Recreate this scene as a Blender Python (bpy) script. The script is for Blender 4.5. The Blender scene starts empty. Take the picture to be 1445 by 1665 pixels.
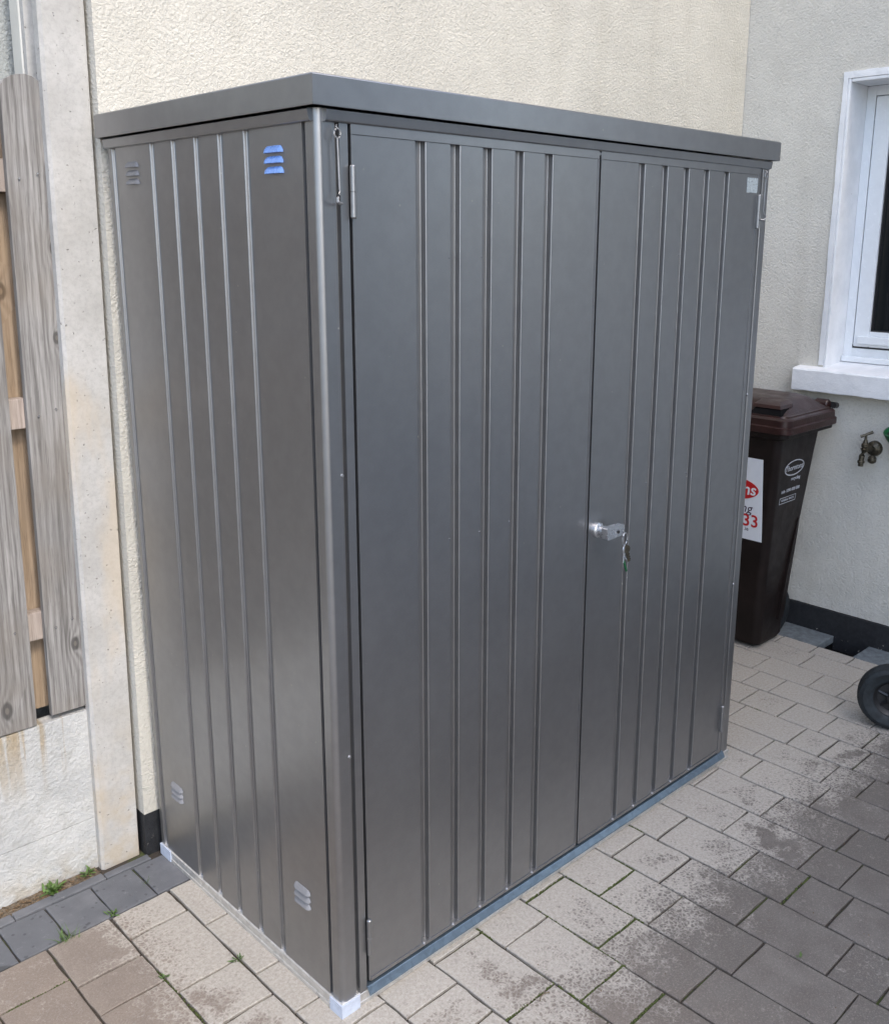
import bpy, bmesh, math, random
from mathutils import Vector, Matrix
random.seed(11)
SC = bpy.context.scene
C = SC.collection
R = math.radians

# ------------------------------------------------------------------ camera
cam = bpy.data.cameras.new('camera')
cam_o = bpy.data.objects.new('camera', cam); C.objects.link(cam_o)
cam_o.location = (-1.0008, -1.3865, 1.5715)
cam_o.rotation_euler = (1.33620, -0.00618, -0.77903)
cam.sensor_fit = 'VERTICAL'; cam.sensor_height = 36.0; cam.sensor_width = 36.0
cam.lens = 34.047
cam.shift_x = -0.02848; cam.shift_y = -0.0387
cam.clip_start = 0.05; cam.clip_end = 400
SC.camera = cam_o

# ------------------------------------------------------------------ light
SUN_TO = Vector((-0.10, -1.0, 1.25)).normalized()
world = bpy.data.worlds.new('World'); SC.world = world
world.use_nodes = True
wn = world.node_tree.nodes; wl = world.node_tree.links
wn.clear()
sky = wn.new('ShaderNodeTexSky'); sky.sky_type = 'NISHITA'; sky.sun_disc = False
sky.sun_elevation = math.asin(SUN_TO.z)
sky.sun_rotation = math.atan2(SUN_TO.x, SUN_TO.y)
sky.air_density = 1.0; sky.dust_density = 2.5; sky.ozone_density = 1.0
bg = wn.new('ShaderNodeBackground'); bg.inputs['Strength'].default_value = 0.15
wo = wn.new('ShaderNodeOutputWorld')
wl.new(sky.outputs[0], bg.inputs[0]); wl.new(bg.outputs[0], wo.inputs[0])
sun = bpy.data.lights.new('sun', 'SUN'); sun.energy = 0.5; sun.angle = R(10); sun.color = (1.0, 0.93, 0.82)
sun_o = bpy.data.objects.new('sun', sun); C.objects.link(sun_o)
sun_o.rotation_euler = SUN_TO.to_track_quat('Z', 'Y').to_euler()
SC.view_settings.view_transform = 'Standard'; SC.view_settings.look = 'None'
SC.view_settings.gamma = 1.0; SC.view_settings.use_curve_mapping = False
SC.view_settings.exposure = 1.72
SC.render.engine = 'CYCLES'

# ------------------------------------------------------------------ node helpers
class NT:
    def __init__(s, name):
        s.m = bpy.data.materials.new(name); s.m.use_nodes = True
        s.n = s.m.node_tree.nodes; s.l = s.m.node_tree.links
        s.p = s.n['Principled BSDF']
    def new(s, t): return s.n.new(t)
    def put(s, sock, v):
        if hasattr(v, 'is_linked') or isinstance(v, bpy.types.NodeSocket): s.l.new(v, sock)
        elif isinstance(v, (tuple, list)) and len(v) == 3 and len(sock.default_value) == 4: sock.default_value = (*v, 1)
        else: sock.default_value = v
    def obj(s):
        return s.new('ShaderNodeTexCoord').outputs['Object']
    def pos(s):
        return s.new('ShaderNodeNewGeometry').outputs['Position']
    def rnd(s):
        return s.new('ShaderNodeObjectInfo').outputs['Random']
    def mapv(s, v, scale=(1,1,1), loc=(0,0,0), rot=(0,0,0)):
        n = s.new('ShaderNodeMapping'); s.l.new(v, n.inputs[0])
        s.put(n.inputs['Location'], loc) if not isinstance(loc, tuple) else setattr(n.inputs['Location'], 'default_value', loc)
        n.inputs['Scale'].default_value = scale; n.inputs['Rotation'].default_value = rot
        return n.outputs[0]
    def noise(s, v, scale, detail=4, rough=.55, dist=0.0, out='Fac'):
        n = s.new('ShaderNodeTexNoise'); s.l.new(v, n.inputs['Vector'])
        n.inputs['Scale'].default_value = scale; n.inputs['Detail'].default_value = detail
        n.inputs['Roughness'].default_value = rough; n.inputs['Distortion'].default_value = dist
        return n.outputs[out]
    def vor(s, v, scale, feature='F1', out='Distance', smooth=None, rand=1.0):
        n = s.new('ShaderNodeTexVoronoi'); n.feature = feature; s.l.new(v, n.inputs['Vector'])
        n.inputs['Scale'].default_value = scale; n.inputs['Randomness'].default_value = rand
        if smooth is not None and 'Smoothness' in n.inputs: n.inputs['Smoothness'].default_value = smooth
        return n.outputs[out]
    def ramp(s, v, a, b, lo=0.0, hi=1.0):
        n = s.new('ShaderNodeMapRange'); n.interpolation_type = 'SMOOTHSTEP'
        s.put(n.inputs['Value'], v)
        n.inputs['From Min'].default_value = a; n.inputs['From Max'].default_value = b
        n.inputs['To Min'].default_value = lo; n.inputs['To Max'].default_value = hi
        return n.outputs[0]
    def math(s, op, a, b=0.0, c=0.0):
        n = s.new('ShaderNodeMath'); n.operation = op
        s.put(n.inputs[0], a); s.put(n.inputs[1], b); s.put(n.inputs[2], c)
        return n.outputs[0]
    def mix(s, f, a, b, mode='MIX'):
        n = s.new('ShaderNodeMix'); n.data_type = 'RGBA'; n.blend_type = mode; n.clamp_factor = True
        s.put(n.inputs[0], f); s.put(n.inputs[6], a); s.put(n.inputs[7], b)
        return n.outputs[2]
    def sep(s, v):
        n = s.new('ShaderNodeSeparateXYZ'); s.l.new(v, n.inputs[0]); return n.outputs
    def addv(s, v, w):
        n = s.new('ShaderNodeVectorMath'); n.operation = 'ADD'; s.l.new(v, n.inputs[0]); s.put(n.inputs[1], w); return n.outputs[0]
    def comb(s, x, y, z):
        n = s.new('ShaderNodeCombineXYZ'); s.put(n.inputs[0], x); s.put(n.inputs[1], y); s.put(n.inputs[2], z); return n.outputs[0]
    def bump(s, h, strength=1.0, dist=.01, normal=None):
        n = s.new('ShaderNodeBump'); s.put(n.inputs['Height'], h)
        n.inputs['Strength'].default_value = strength; n.inputs['Distance'].default_value = dist
        if normal is not None: s.l.new(normal, n.inputs['Normal'])
        return n.outputs[0]
    def set(s, color=None, rough=None, metal=None, normal=None, **kw):
        for k, v in (('Base Color', color), ('Roughness', rough), ('Metallic', metal), ('Normal', normal)):
            if v is not None: s.put(s.p.inputs[k], v)
        for k, v in kw.items(): s.put(s.p.inputs[k], v)
        return s.m

def plain(name, col, rough=.5, metal=0.0, var=.12, scale=30, bump=0.0, bscale=200, **kw):
    t = NT(name); v = t.obj()
    f = t.noise(v, scale, 5, .6)
    a = tuple(c * (1 - var) for c in col); b = tuple(min(1, c * (1 + var)) for c in col)
    c = t.mix(t.ramp(f, .3, .7), a, b)
    r = t.ramp(t.noise(v, scale * 1.7, 3), .3, .7, max(.02, rough - .06), min(1, rough + .06))
    nrm = None
    if bump: nrm = t.bump(t.noise(v, bscale, 4), bump, .002)
    return t.set(c, r, metal, nrm, **kw)

# ------------------------------------------------------------------ materials
def mat_stucco(name, col, soil=True):
    t = NT(name); p = t.pos()
    w = t.addv(p, t.mix(.016, (0,0,0), t.noise(p, 70, 2, .5, 0, 'Color')))
    a = t.vor(w, 125, 'SMOOTH_F1', smooth=.8)
    b = t.noise(w, 138, 3, .58, .4)
    c = t.noise(p, 330, 2, .6)
    lump = t.ramp(a, .05, .7, 1, 0)
    h = t.math('ADD', t.math('MULTIPLY', lump, .45), t.math('MULTIPLY', t.ramp(b, .25, .75), .75))
    h = t.math('ADD', h, t.math('MULTIPLY', c, .18))
    n = t.bump(h, .55, .0042)
    big = t.noise(p, 1.6, 4, .6)
    mid = t.noise(p, 9, 5, .65)
    f = t.math('ADD', t.math('MULTIPLY', big, .6), t.math('MULTIPLY', mid, .4))
    col2 = t.mix(t.ramp(f, .35, .68), tuple(x * .90 for x in col), tuple(min(1, x * 1.06) for x in col))
    # darker tone in the pits between the lumps
    col2 = t.mix(t.math('MULTIPLY', t.ramp(b, .30, .48, 1, 0), .35), col2, tuple(x * .66 for x in col))
    z = t.sep(p)[2]
    low = t.math('MULTIPLY', t.ramp(z, .55, .10), t.ramp(t.noise(p, 7, 5, .65), .35, .65))
    col2 = t.mix(t.math('MULTIPLY', low, .28), col2, tuple(x * q for x, q in zip(col, (.62, .62, .60))))
    st = t.noise(t.mapv(p, (1, 1, .07)), 7, 4, .6)
    col2 = t.mix(t.math('MULTIPLY', t.ramp(st, .48, .68), .24), col2, tuple(x * q for x, q in zip(col, (.72, .70, .66))))
    return t.set(col2, .93, 0, n, **{'Specular IOR Level': .2})

def mat_plinth():
    t = NT('black_plinth_paint'); p = t.pos()
    n1 = t.noise(p, 60, 5, .7); chips = t.vor(t.addv(p, t.mix(.03, (0,0,0), t.noise(p, 60, 3, .6, 0, 'Color'))), 55)
    z = t.sep(p)[2]
    low = t.ramp(z, .0, .055, 1, 0)
    m = t.math('MULTIPLY', t.ramp(chips, .14, .24, 1, 0), t.ramp(t.noise(p, 23, 3), .50, .56))
    m = t.math('MULTIPLY', m, low)
    c = t.mix(t.ramp(n1, .3, .7), (.011, .012, .014), (.022, .023, .026))
    c = t.mix(m, c, (.36, .33, .29))
    return t.set(c, .55, 0, t.bump(t.noise(p, 120, 4, .65), .6, .004))

def mat_paint_metal():
    t = NT('quartz_grey_metallic_paint'); p = t.pos()
    f = t.ramp(t.noise(p, 26, 5, .6), .3, .7)
    c = t.mix(f, (.308, .310, .316), (.332, .334, .341))
    dust = t.vor(p, 34, 'F1'); sel = t.noise(p, 21, 2)
    speck = t.math('MULTIPLY', t.ramp(dust, .040, .080, 1, 0), t.ramp(sel, .58, .62))
    c = t.mix(t.math('MULTIPLY', speck, .75), c, (.55, .54, .50))
    film = t.ramp(t.noise(p, 3.2, 5, .65), .42, .72)
    c = t.mix(t.math('MULTIPLY', film, .08), c, (.30, .30, .295))
    r = t.math('ADD', t.ramp(t.noise(p, 4, 4), .3, .7, .38, .42), t.math('MULTIPLY', speck, .3))
    # sheet metal is never dead flat: very long, shallow waves
    w = t.noise(t.mapv(p, (1, 1, .35)), 2.2, 2, .4)
    n = t.bump(w, .10, .02)
    return t.set(c, r, .96, n, **{'Coat Weight': .1, 'Coat Roughness': .10})

def mat_galv(name, col, rough):
    t = NT(name); p = t.pos()
    sp = t.vor(p, 90, 'F1', 'Color')
    g = t.sep(sp)[0]
    c = t.mix(g, tuple(x * .86 for x in col), tuple(min(1, x * 1.1) for x in col))
    streak = t.noise(t.mapv(p, (3, 3, 90)), 4, 4)
    c = t.mix(t.math('MULTIPLY', t.ramp(streak, .45, .7), .3), c, tuple(x * .7 for x in col))
    return t.set(c, rough, .75, t.bump(t.noise(p, 60, 3), .08, .003))

def mat_paver(border=False):
    t = NT('charcoal_paver' if border else 'brindle_paver'); p = t.pos(); rn = t.rnd(); s = t.sep(p)
    ir = t.math('FRACT', t.math('MULTIPLY', rn, 7.31))
    grain = t.math('ADD', t.math('MULTIPLY', t.noise(p, 430, 3, .7), .55), t.math('MULTIPLY', t.noise(p, 190, 4, .7), .45)); cloud = t.noise(t.addv(p, t.comb(t.math('MULTIPLY', rn, 9), 0, 0)), 13, 5, .6)
    pit = t.vor(p, 240)
    if border:
        c = t.mix(rn, (.105, .110, .120), (.150, .152, .160))
        c = t.mix(t.ramp(cloud, .3, .72), tuple(x * .82 for x in (.12, .125, .135)), c)
        spots = t.math('MULTIPLY', t.ramp(t.vor(p, 42), .12, .25, 1, 0), t.ramp(t.noise(p, 27, 2), .46, .55))
        c = t.mix(t.math('MULTIPLY', spots, .7), c, (.045, .048, .052))
        # a damp patch at the kerb end of the row
        wet = t.ramp(t.math('ADD', t.math('ADD', s[0], t.math('MULTIPLY', s[1], 1.2)), t.math('MULTIPLY', t.math('SUBTRACT', t.noise(p, 30, 4), .5), .10)), .325, .345, 1, 0)
        c = t.mix(t.math('MULTIPLY', wet, .72), c, (.035, .037, .038))
        pale = t.ramp(t.noise(p, 60, 6, .7), .58, .7)
        c = t.mix(t.math('MULTIPLY', pale, .25), c, (.28, .28, .28))
        h = t.math('SUBTRACT', t.math('MULTIPLY', grain, .5), t.math('MULTIPLY', t.ramp(pit, .1, .3, 1, 0), .4))
        return t.set(c, .85, 0, t.bump(h, .6, .0018))
    brown = t.mix(ir, (.200, .160, .127), (.232, .198, .166))
    brown = t.mix(t.ramp(cloud, .3, .7), t.mix(.6, brown, (.175, .143, .120)), brown)
    grey = t.mix(ir, (.114, .103, .091), (.156, .141, .125))
    grey = t.mix(t.ramp(cloud, .28, .72), tuple(x * .92 for x in (.126, .111, .097)), grey)
    # pavers near the fence are the warm ones, the yard proper the grey ones
    warm = t.ramp(t.math('ADD', s[0], t.math('MULTIPLY', t.math('SUBTRACT', cloud, .5), .35)), -.05, .75, 1, 0)
    base = t.mix(warm, grey, brown)
    # lime bloom left where the splash off the shed dries: dense beside the shed, lacy, then gone
    dx = t.math('MAXIMUM', t.math('MULTIPLY', s[0], -1), t.math('MAXIMUM', t.math('SUBTRACT', s[0], 1.5), 0.0))
    front = t.math('MULTIPLY', s[1], -1)
    dl = t.math('MAXIMUM', t.math('MULTIPLY', s[0], -1), 0)                     # distance left of the shed
    df = t.math('MAXIMUM', t.math('SUBTRACT', front, t.math('MULTIPLY', dl, .0)), 0)
    d = t.math('ADD', t.math('MULTIPLY', df, 1.0), t.math('MULTIPLY', dl, 1.45))
    far = t.ramp(s[0], 1.35, 2.1)                                               # the yard end near the wall: an even pale film
    gen = t.sep(t.new('ShaderNodeTexCoord').outputs['Generated'])
    ex = t.math('MINIMUM', gen[0], t.math('SUBTRACT', 1, gen[0])); ey = t.math('MINIMUM', gen[1], t.math('SUBTRACT', 1, gen[1]))
    warp = t.addv(p, t.mix(.022, (0,0,0), t.noise(p, 40, 4, .65, 0, 'Color')))
    blob = t.noise(t.addv(p, t.comb(t.math('MULTIPLY', rn, 17), 0, 0)), 17, 3, .5)
    core = t.ramp(t.math('ADD', t.math('MINIMUM', ex, ey), t.math('MULTIPLY', t.math('SUBTRACT', blob, .5), 1.3)), .16, .34)
    cov = t.ramp(d, .0, .52, .92, -.26)
    cov = t.math('SUBTRACT', cov, t.math('MULTIPLY', core, t.math('MULTIPLY', t.ramp(ir, .50, .90), .42)))
    cov = t.math('ADD', cov, t.math('MULTIPLY', t.math('SUBTRACT', t.noise(p, 11, 6, .70), .5), 1.35))
    cov = t.math('ADD', cov, t.math('MULTIPLY', t.math('SUBTRACT', rn, .5), .18))
    cov = t.math('ADD', cov, t.math('MULTIPLY', far, .05))
    net = t.ramp(t.vor(warp, 95, 'DISTANCE_TO_EDGE'), .0, .34, 1, 0)
    fz = t.math('SUBTRACT', t.noise(warp, 85, 6, .78, .2), .5)
    e = t.math('ADD', t.math('ADD', cov, t.math('MULTIPLY', net, .42)), t.math('MULTIPLY', fz, 1.45))
    m = t.ramp(e, .16, .84)
    white = t.mix(t.ramp(t.noise(p, 120, 5, .75), .3, .7), (.325, .300, .260), (.455, .425, .375))
    c = t.mix(t.math('MULTIPLY', m, .88), base, white)
    drops = t.math('MULTIPLY', t.ramp(t.vor(warp, 30), .10, .22, 1, 0), t.ramp(t.noise(p, 12, 2), .48, .58))
    c = t.mix(t.math('MULTIPLY', drops, .45), c, tuple(x * .75 for x in (.3, .27, .24)))
    c = t.mix(t.math('MULTIPLY', t.ramp(grain, .50, .66), .30), c, (.44, .40, .36))
    c = t.mix(t.math('MULTIPLY', t.ramp(grain, .48, .34), .42), c, (.085, .075, .066))
    h = t.math('ADD', t.math('MULTIPLY', grain, .6), t.math('MULTIPLY', t.noise(p, 90, 4), .5))
    h = t.math('SUBTRACT', h, t.math('MULTIPLY', t.ramp(pit, .08, .25, 1, 0), .35))
    return t.set(c, t.ramp(m, 0, 1, .78, .92), 0, t.bump(h, .65, .0016), **{'Specular IOR Level': .3})

def mat_joint():
    t = NT('mossy_joint_sand'); p = t.pos()
    a = t.noise(p, 9, 4, .6); g = t.noise(p, 300, 3)
    c = t.mix(g, (.026, .021, .016), (.075, .062, .050))
    c = t.mix(t.ramp(a, .50, .62), c, t.mix(g, (.035, .045, .012), (.085, .105, .03)))
    return t.set(c, .97, 0, t.bump(g, .8, .004))

def mat_ground():
    t = NT('yard_paving_far'); p = t.pos()
    b = t.new('ShaderNodeTexBrick'); t.l.new(t.mapv(p, (1,1,1), (0,0,0), (0,0,R(90))), b.inputs['Vector'])
    b.inputs['Scale'].default_value = 1.0; b.inputs['Brick Width'].default_value = .2; b.inputs['Row Height'].default_value = .147
    b.inputs['Mortar Size'].default_value = .003
    b.inputs['Color1'].default_value = (.15,.145,.14,1); b.inputs['Color2'].default_value = (.20,.19,.18,1); b.inputs['Mortar'].default_value = (.05,.045,.035,1)
    c = t.mix(t.math('MULTIPLY', t.noise(p, 3, 5), .3), b.outputs['Color'], (.3,.28,.26))
    return t.set(c, .9, 0, t.bump(t.noise(p, 200, 3), .4, .002))

def mat_concrete():
    t = NT('pale_cast_concrete'); p = t.pos()
    c = t.mix(t.ramp(t.noise(p, 6, 6, .65), .3, .7), (.40, .39, .365), (.49, .48, .455))
    c = t.mix(t.math('MULTIPLY', t.ramp(t.noise(p, 75, 5, .75), .42, .66), .40), c, (.30, .29, .275))
    z = t.sep(p)[2]
    stain = t.math('MULTIPLY', t.ramp(t.noise(t.mapv(p, (1, 1, .3)), 9, 5), .46, .66), t.ramp(z, 1.75, 1.2))
    c = t.mix(t.math('MULTIPLY', stain, .45), c, (.52, .42, .29))
    low = t.ramp(z, .55, .03)
    c = t.mix(t.math('MULTIPLY', t.math('MULTIPLY', low, t.ramp(t.noise(p, 16, 5), .35, .65)), .55), c, (.42, .34, .23))
    pv = t.vor(t.addv(p, t.mix(.02, (0,0,0), t.noise(p, 50, 2, .5, 0, 'Color'))), 74); ps = t.noise(p, 30, 2)
    pit = t.math('MULTIPLY', t.ramp(pv, .08, .15, 1, 0), t.ramp(ps, .47, .52))
    c = t.mix(t.math('MULTIPLY', pit, .75), c, (.20, .19, .17))
    h = t.math('SUBTRACT', t.math('MULTIPLY', t.noise(p, 130, 5, .7), .4), t.math('MULTIPLY', pit, 1.2))
    return t.set(c, .92, 0, t.bump(h, .7, .003))

def mat_panel():
    t = NT('white_rockface_concrete'); p = t.pos(); s = t.sep(p)
    c = t.mix(t.ramp(t.noise(p, 7, 5), .3, .7), (.44, .445, .435), (.54, .54, .52))
    # tannin runs from the board ends
    x2 = t.noise(t.comb(t.math('MULTIPLY', s[0], 30), 0, t.math('MULTIPLY', s[2], 1.4)), 1.0, 4, .6)
    run = t.math('MULTIPLY', t.ramp(x2, .50, .62), t.ramp(t.math('ADD', s[2], t.math('MULTIPLY', t.noise(p, 12, 3), .16)), .30, .52))
    c = t.mix(t.math('MULTIPLY', run, .85), c, (.34, .265, .16))
    c = t.mix(t.math('MULTIPLY', t.ramp(t.noise(p, 26, 6, .7), .50, .66), .35), c, (.33, .325, .29))
    c = t.mix(t.math('MULTIPLY', t.ramp(s[2], .10, .0), t.math('MULTIPLY', t.ramp(t.noise(p, 20, 4), .4, .6), .5)), c, (.35, .29, .20))
    h = t.math('ADD', t.math('MULTIPLY', t.vor(t.mapv(p, (1, 1, .8), rot=(0, .6, 0)), 34, 'SMOOTH_F1', smooth=.5), .45), t.math('MULTIPLY', t.noise(p, 95, 5, .68), 1.0))
    return t.set(c, .9, 0, t.bump(h, .85, .0065))

def mat_wood(name, light, dark, warm):
    t = NT(name); o = t.obj(); rn = t.rnd()
    off = t.comb(t.math('MULTIPLY', rn, 13.7), t.math('MULTIPLY', rn, 5.1), t.math('MULTIPLY', rn, 31.3))
    v = t.addv(o, off)
    # knots bend the grain round them
    s = t.sep(v)
    vn = t.new('ShaderNodeTexVoronoi'); vn.voronoi_dimensions = '2D'; vn.inputs['Scale'].default_value = 1.0; vn.inputs['Randomness'].default_value = 1.0
    t.l.new(t.comb(t.math('MULTIPLY', s[0], 8.0), t.math('MULTIPLY', s[2], 4.4), 0), vn.inputs['Vector'])
    sel = t.math('GREATER_THAN', t.sep(vn.outputs['Color'])[0], .52)
    siz = t.math('ADD', .75, t.math('MULTIPLY', t.sep(vn.outputs['Color'])[1], .9))
    kd = t.math('ADD', t.math('MULTIPLY', vn.outputs['Distance'], siz), t.math('SUBTRACT', 1, sel))
    wob = t.noise(t.mapv(v, (6, 6, 1.1)), 1.0, 3, .5)
    bend = t.math('DIVIDE', .02, t.math('ADD', t.math('MULTIPLY', kd, kd), .02))
    g = t.math('ADD', t.math('MULTIPLY', s[0], 420), t.math('MULTIPLY', wob, 20))
    g = t.math('ADD', g, t.math('MULTIPLY', bend, 15))
    ring = t.math('MULTIPLY', t.math('ADD', t.math('SINE', g), 1), .5)
    fine = t.noise(t.mapv(v, (260, 260, 6)), 1.0, 6, .7)
    mid = t.noise(t.mapv(v, (34, 34, 1.6)), 1.0, 4, .6)
    f = t.math('ADD', t.math('MULTIPLY', ring, .10), t.math('ADD', t.math('MULTIPLY', fine, .54), t.math('MULTIPLY', mid, .40)))
    c = t.mix(t.ramp(f, .36, .66), dark, light)
    c = t.mix(t.math('MULTIPLY', t.ramp(t.noise(t.mapv(v, (16, 16, 2.6)), 1.0, 4, .6), .46, .68), .6), c, tuple(x * .62 for x in light))
    c = t.mix(t.math('MULTIPLY', t.ramp(t.noise(v, 4.5, 3), .42, .66), .55), c, warm)
    kn = t.ramp(kd, .07, .115, 1, 0)
    fib = t.noise(t.mapv(v, (520, 520, 14)), 1.0, 3, .7)
    c = t.mix(t.math('MULTIPLY', t.ramp(fib, .52, .66), .45), c, tuple(x * .55 for x in dark))
    c = t.mix(t.math('MULTIPLY', t.ramp(t.noise(t.mapv(v, (60, 60, 3)), 1.0, 4, .65), .54, .68), .35), c, tuple(min(1, x * 1.35) for x in light))
    c = t.mix(t.math('MULTIPLY', kn, .8), c, tuple(x * .45 for x in dark))
    core = t.ramp(kd, .025, .045, 1, 0)
    c = t.mix(t.math('MULTIPLY', core, .6), c, tuple(x * .9 for x in warm))
    crack = t.ramp(t.noise(t.mapv(v, (90, 90, .9)), 1.0, 3, .6), .30, .25)
    c = t.mix(t.math('MULTIPLY', crack, .6), c, tuple(x * .35 for x in dark))
    return t.set(c, .9, 0, t.bump(t.math('SUBTRACT', f, crack), .45, .003))

def mat_white_paint():
    t = NT('white_masonry_paint'); p = t.pos()
    c = t.mix(t.ramp(t.noise(p, 11, 5), .3, .7), (.72, .735, .75), (.82, .83, .84))
    sp = t.math('MULTIPLY', t.ramp(t.vor(p, 38), .05, .10, 1, 0), t.ramp(t.noise(p, 19, 2), .58, .62))
    c = t.mix(t.math('MULTIPLY', sp, .6), c, (.33, .32, .30))
    h = t.math('ADD', t.noise(p, 30, 4), t.math('MULTIPLY', t.noise(p, 160, 3), .35))
    return t.set(c, .55, 0, t.bump(h, .5, .006))

M = {}
M['stucco'] = mat_stucco('cream_roughcast', (.560, .538, .475))
M['stucco_lit_tone'] = mat_stucco('cream_roughcast_lit_tone', (.645, .622, .560))  # same cream render, colour lightened to stand in for light on the right wall
M['stucco_grey'] = mat_stucco('grey_green_roughcast', (.36, .38, .37))
M['plinth'] = mat_plinth()
M['metal'] = mat_paint_metal()
M['alu'] = mat_galv('mill_aluminium', (.66, .65, .63), .42)
M['galv'] = mat_galv('galvanised_steel', (.20, .265, .33), .34)
M['film'] = plain('pale_blue_plastic_cap', (.47, .52, .62), .4, 0, .10, 60)
M['bluefilm'] = plain('blue_protective_film', (.17, .31, .66), .28, 0, .08, 60)
M['film_grey'] = plain('dull_protective_film', (.16, .16, .165), .4, 0, .06, 60)
M['louvre_skylit'] = plain('louvre_painted_sky_sheen', (.20, .20, .207), .5, 0, .06, 60)  # lighter grey paints in the sky reflected on the lower louvre hoods
M['zinc_dull'] = plain('dull_zinc', (.36, .36, .365), .42, .8, .1)
M['zinc'] = plain('bright_zinc', (.62, .62, .63), .24, .95, .06)
M['chrome'] = plain('satin_chrome', (.60, .62, .65), .3, .9, .05)
M['brass'] = plain('old_brass', (.10, .088, .065), .42, .8, .3, 120, .4)
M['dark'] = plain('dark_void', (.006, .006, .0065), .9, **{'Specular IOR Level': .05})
M['paver'] = mat_paver(); M['border'] = mat_paver(True)
M['joint'] = mat_joint(); M['ground'] = mat_ground()
M['concrete'] = mat_concrete(); M['panel'] = mat_panel()
M['wood'] = mat_wood('weathered_grey_pine', (.315, .305, .290), (.115, .108, .100), (.20, .178, .152))
M['wood_new'] = mat_wood('tan_pine', (.42, .325, .235), (.27, .195, .13), (.40, .30, .20))
M['wood_rail'] = mat_wood('pinkish_rail_pine', (.42, .36, .315), (.28, .23, .20), (.38, .31, .26))
M['white'] = mat_white_paint()
M['upvc'] = plain('white_upvc', (.78, .80, .81), .22, 0, .02)
M['seal'] = plain('black_rubber_seal', (.02, .02, .021), .5)
M['pipe'] = plain('offwhite_downpipe', (.56, .55, .50), .4, 0, .06, 8)
M['glass'] = NT('dark_window_glass').set((.012, .014, .015), .03, 0, **{'Specular IOR Level': .6})
M['bin'] = plain('dark_brown_bin_plastic', (.011, .0072, .0066), .45, 0, .25, 14, .35, 160, **{'Specular IOR Level': .25})
M['lid'] = plain('brown_lid_plastic', (.026, .0105, .0095), .36, 0, .25, 14, .35, 160, **{'Specular IOR Level': .4})
M['black_plastic'] = plain('black_plastic', (.012, .012, .013), .45, 0, .3)
M['rubber'] = plain('grey_black_rubber', (.010, .014, .017), .68, 0, .45, 40, .5, 120)
M['sticker'] = plain('white_sticker_vinyl', (.74, .77, .82), .35, 0, .02)
M['red'] = plain('red_print', (.50, .012, .016), .4, 0, .05)
M['ink'] = plain('dark_print', (.045, .02, .05), .4, 0, .05)
M['silver_print'] = plain('pale_grey_print', (.42, .44, .48), .5, 0, .08, 200)
M['plate'] = plain('silver_data_label', (.46, .52, .55), .3, .35, .08, 90)
M['green'] = plain('green_plastic', (.010, .085, .030), .35, 0, .2)
M['leaf'] = plain('weed_leaf', (.075, .135, .028), .6, 0, .5, 40)
M['moss'] = plain('dark_moss', (.05, .065, .015), .95, 0, .4, 200)
M['slate'] = plain('blue_grey_slab', (.135, .155, .165), .7, 0, .25, 40, .5, 300)
M['soil'] = plain('gritty_soil', (.135, .105, .072), .95, 0, .5, 160, 1.0, 300)
M['pebble'] = plain('white_pebble', (.8, .8, .8), .5)

# ------------------------------------------------------------------ mesh helpers
def BM(): return bmesh.new()

def box(bm, x0, x1, y0, y1, z0, z1, bev=0.0, seg=2):
    vs = [bm.verts.new((x, y, z)) for x in (x0, x1) for y in (y0, y1) for z in (z0, z1)]
    f = [(0,1,3,2),(4,6,7,5),(0,4,5,1),(2,3,7,6),(0,2,6,4),(1,5,7,3)]
    fs = [bm.faces.new([vs[i] for i in q]) for q in f]
    if bev:
        es = list({e for q in fs for e in q.edges})
        bmesh.ops.bevel(bm, geom=es, offset=bev, segments=seg, affect='EDGES', profile=.6)

def prism(bm, pts, axis, a0, a1):
    """2-D outline extruded along an axis. axis z: (x,y); axis x: (y,z); axis y: (x,z)"""
    def P(p, a):
        return {'z': (p[0], p[1], a), 'x': (a, p[0], p[1]), 'y': (p[0], a, p[1])}[axis]
    A = [bm.verts.new(P(p, a0)) for p in pts]; B = [bm.verts.new(P(p, a1)) for p in pts]
    n = len(pts)
    bm.faces.new(A[::-1]); bm.faces.new(B)
    for i in range(n):
        bm.faces.new((A[i], A[(i+1) % n], B[(i+1) % n], B[i]))

def rounded(pts, r, seg=3, closed=False):
    """round the inner corners of an open polyline"""
    out = [] if closed else [pts[0]]
    n = len(pts)
    rng = range(n) if closed else range(1, n - 1)
    for i in rng:
        a, b, c = Vector(pts[i-1]), Vector(pts[i]), Vector(pts[(i+1) % n])
        u, v = (a - b), (c - b)
        k = min(r, u.length * .45, v.length * .45)
        u.normalize(); v.normalize()
        for j in range(seg + 1):
            tt = j / seg
            q = (b + u * k) * (1-tt)**2 + b * 2*tt*(1-tt) + (b + v * k) * tt**2
            out.append((q.x, q.y))
    if not closed: out.append(pts[-1])
    return out

def tube(bm, path, r, n=10, cap=True):
    path = [Vector(p) for p in path]; rings = []
    for i, p in enumerate(path):
        d = (path[min(i+1, len(path)-1)] - path[max(i-1, 0)]).normalized()
        up = Vector((0,0,1)) if abs(d.z) < .9 else Vector((1,0,0))
        a = d.cross(up).normalized(); b = d.cross(a).normalized()
        rr = r[i] if isinstance(r, (list, tuple)) else r
        rings.append([bm.verts.new(p + a*rr*math.cos(2*math.pi*k/n) + b*rr*math.sin(2*math.pi*k/n)) for k in range(n)])
    for i in range(len(rings)-1):
        for k in range(n):
            bm.faces.new((rings[i][k], rings[i][(k+1) % n], rings[i+1][(k+1) % n], rings[i+1][k]))
    if cap:
        bm.faces.new(rings[0][::-1]); bm.faces.new(rings[-1])

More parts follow.
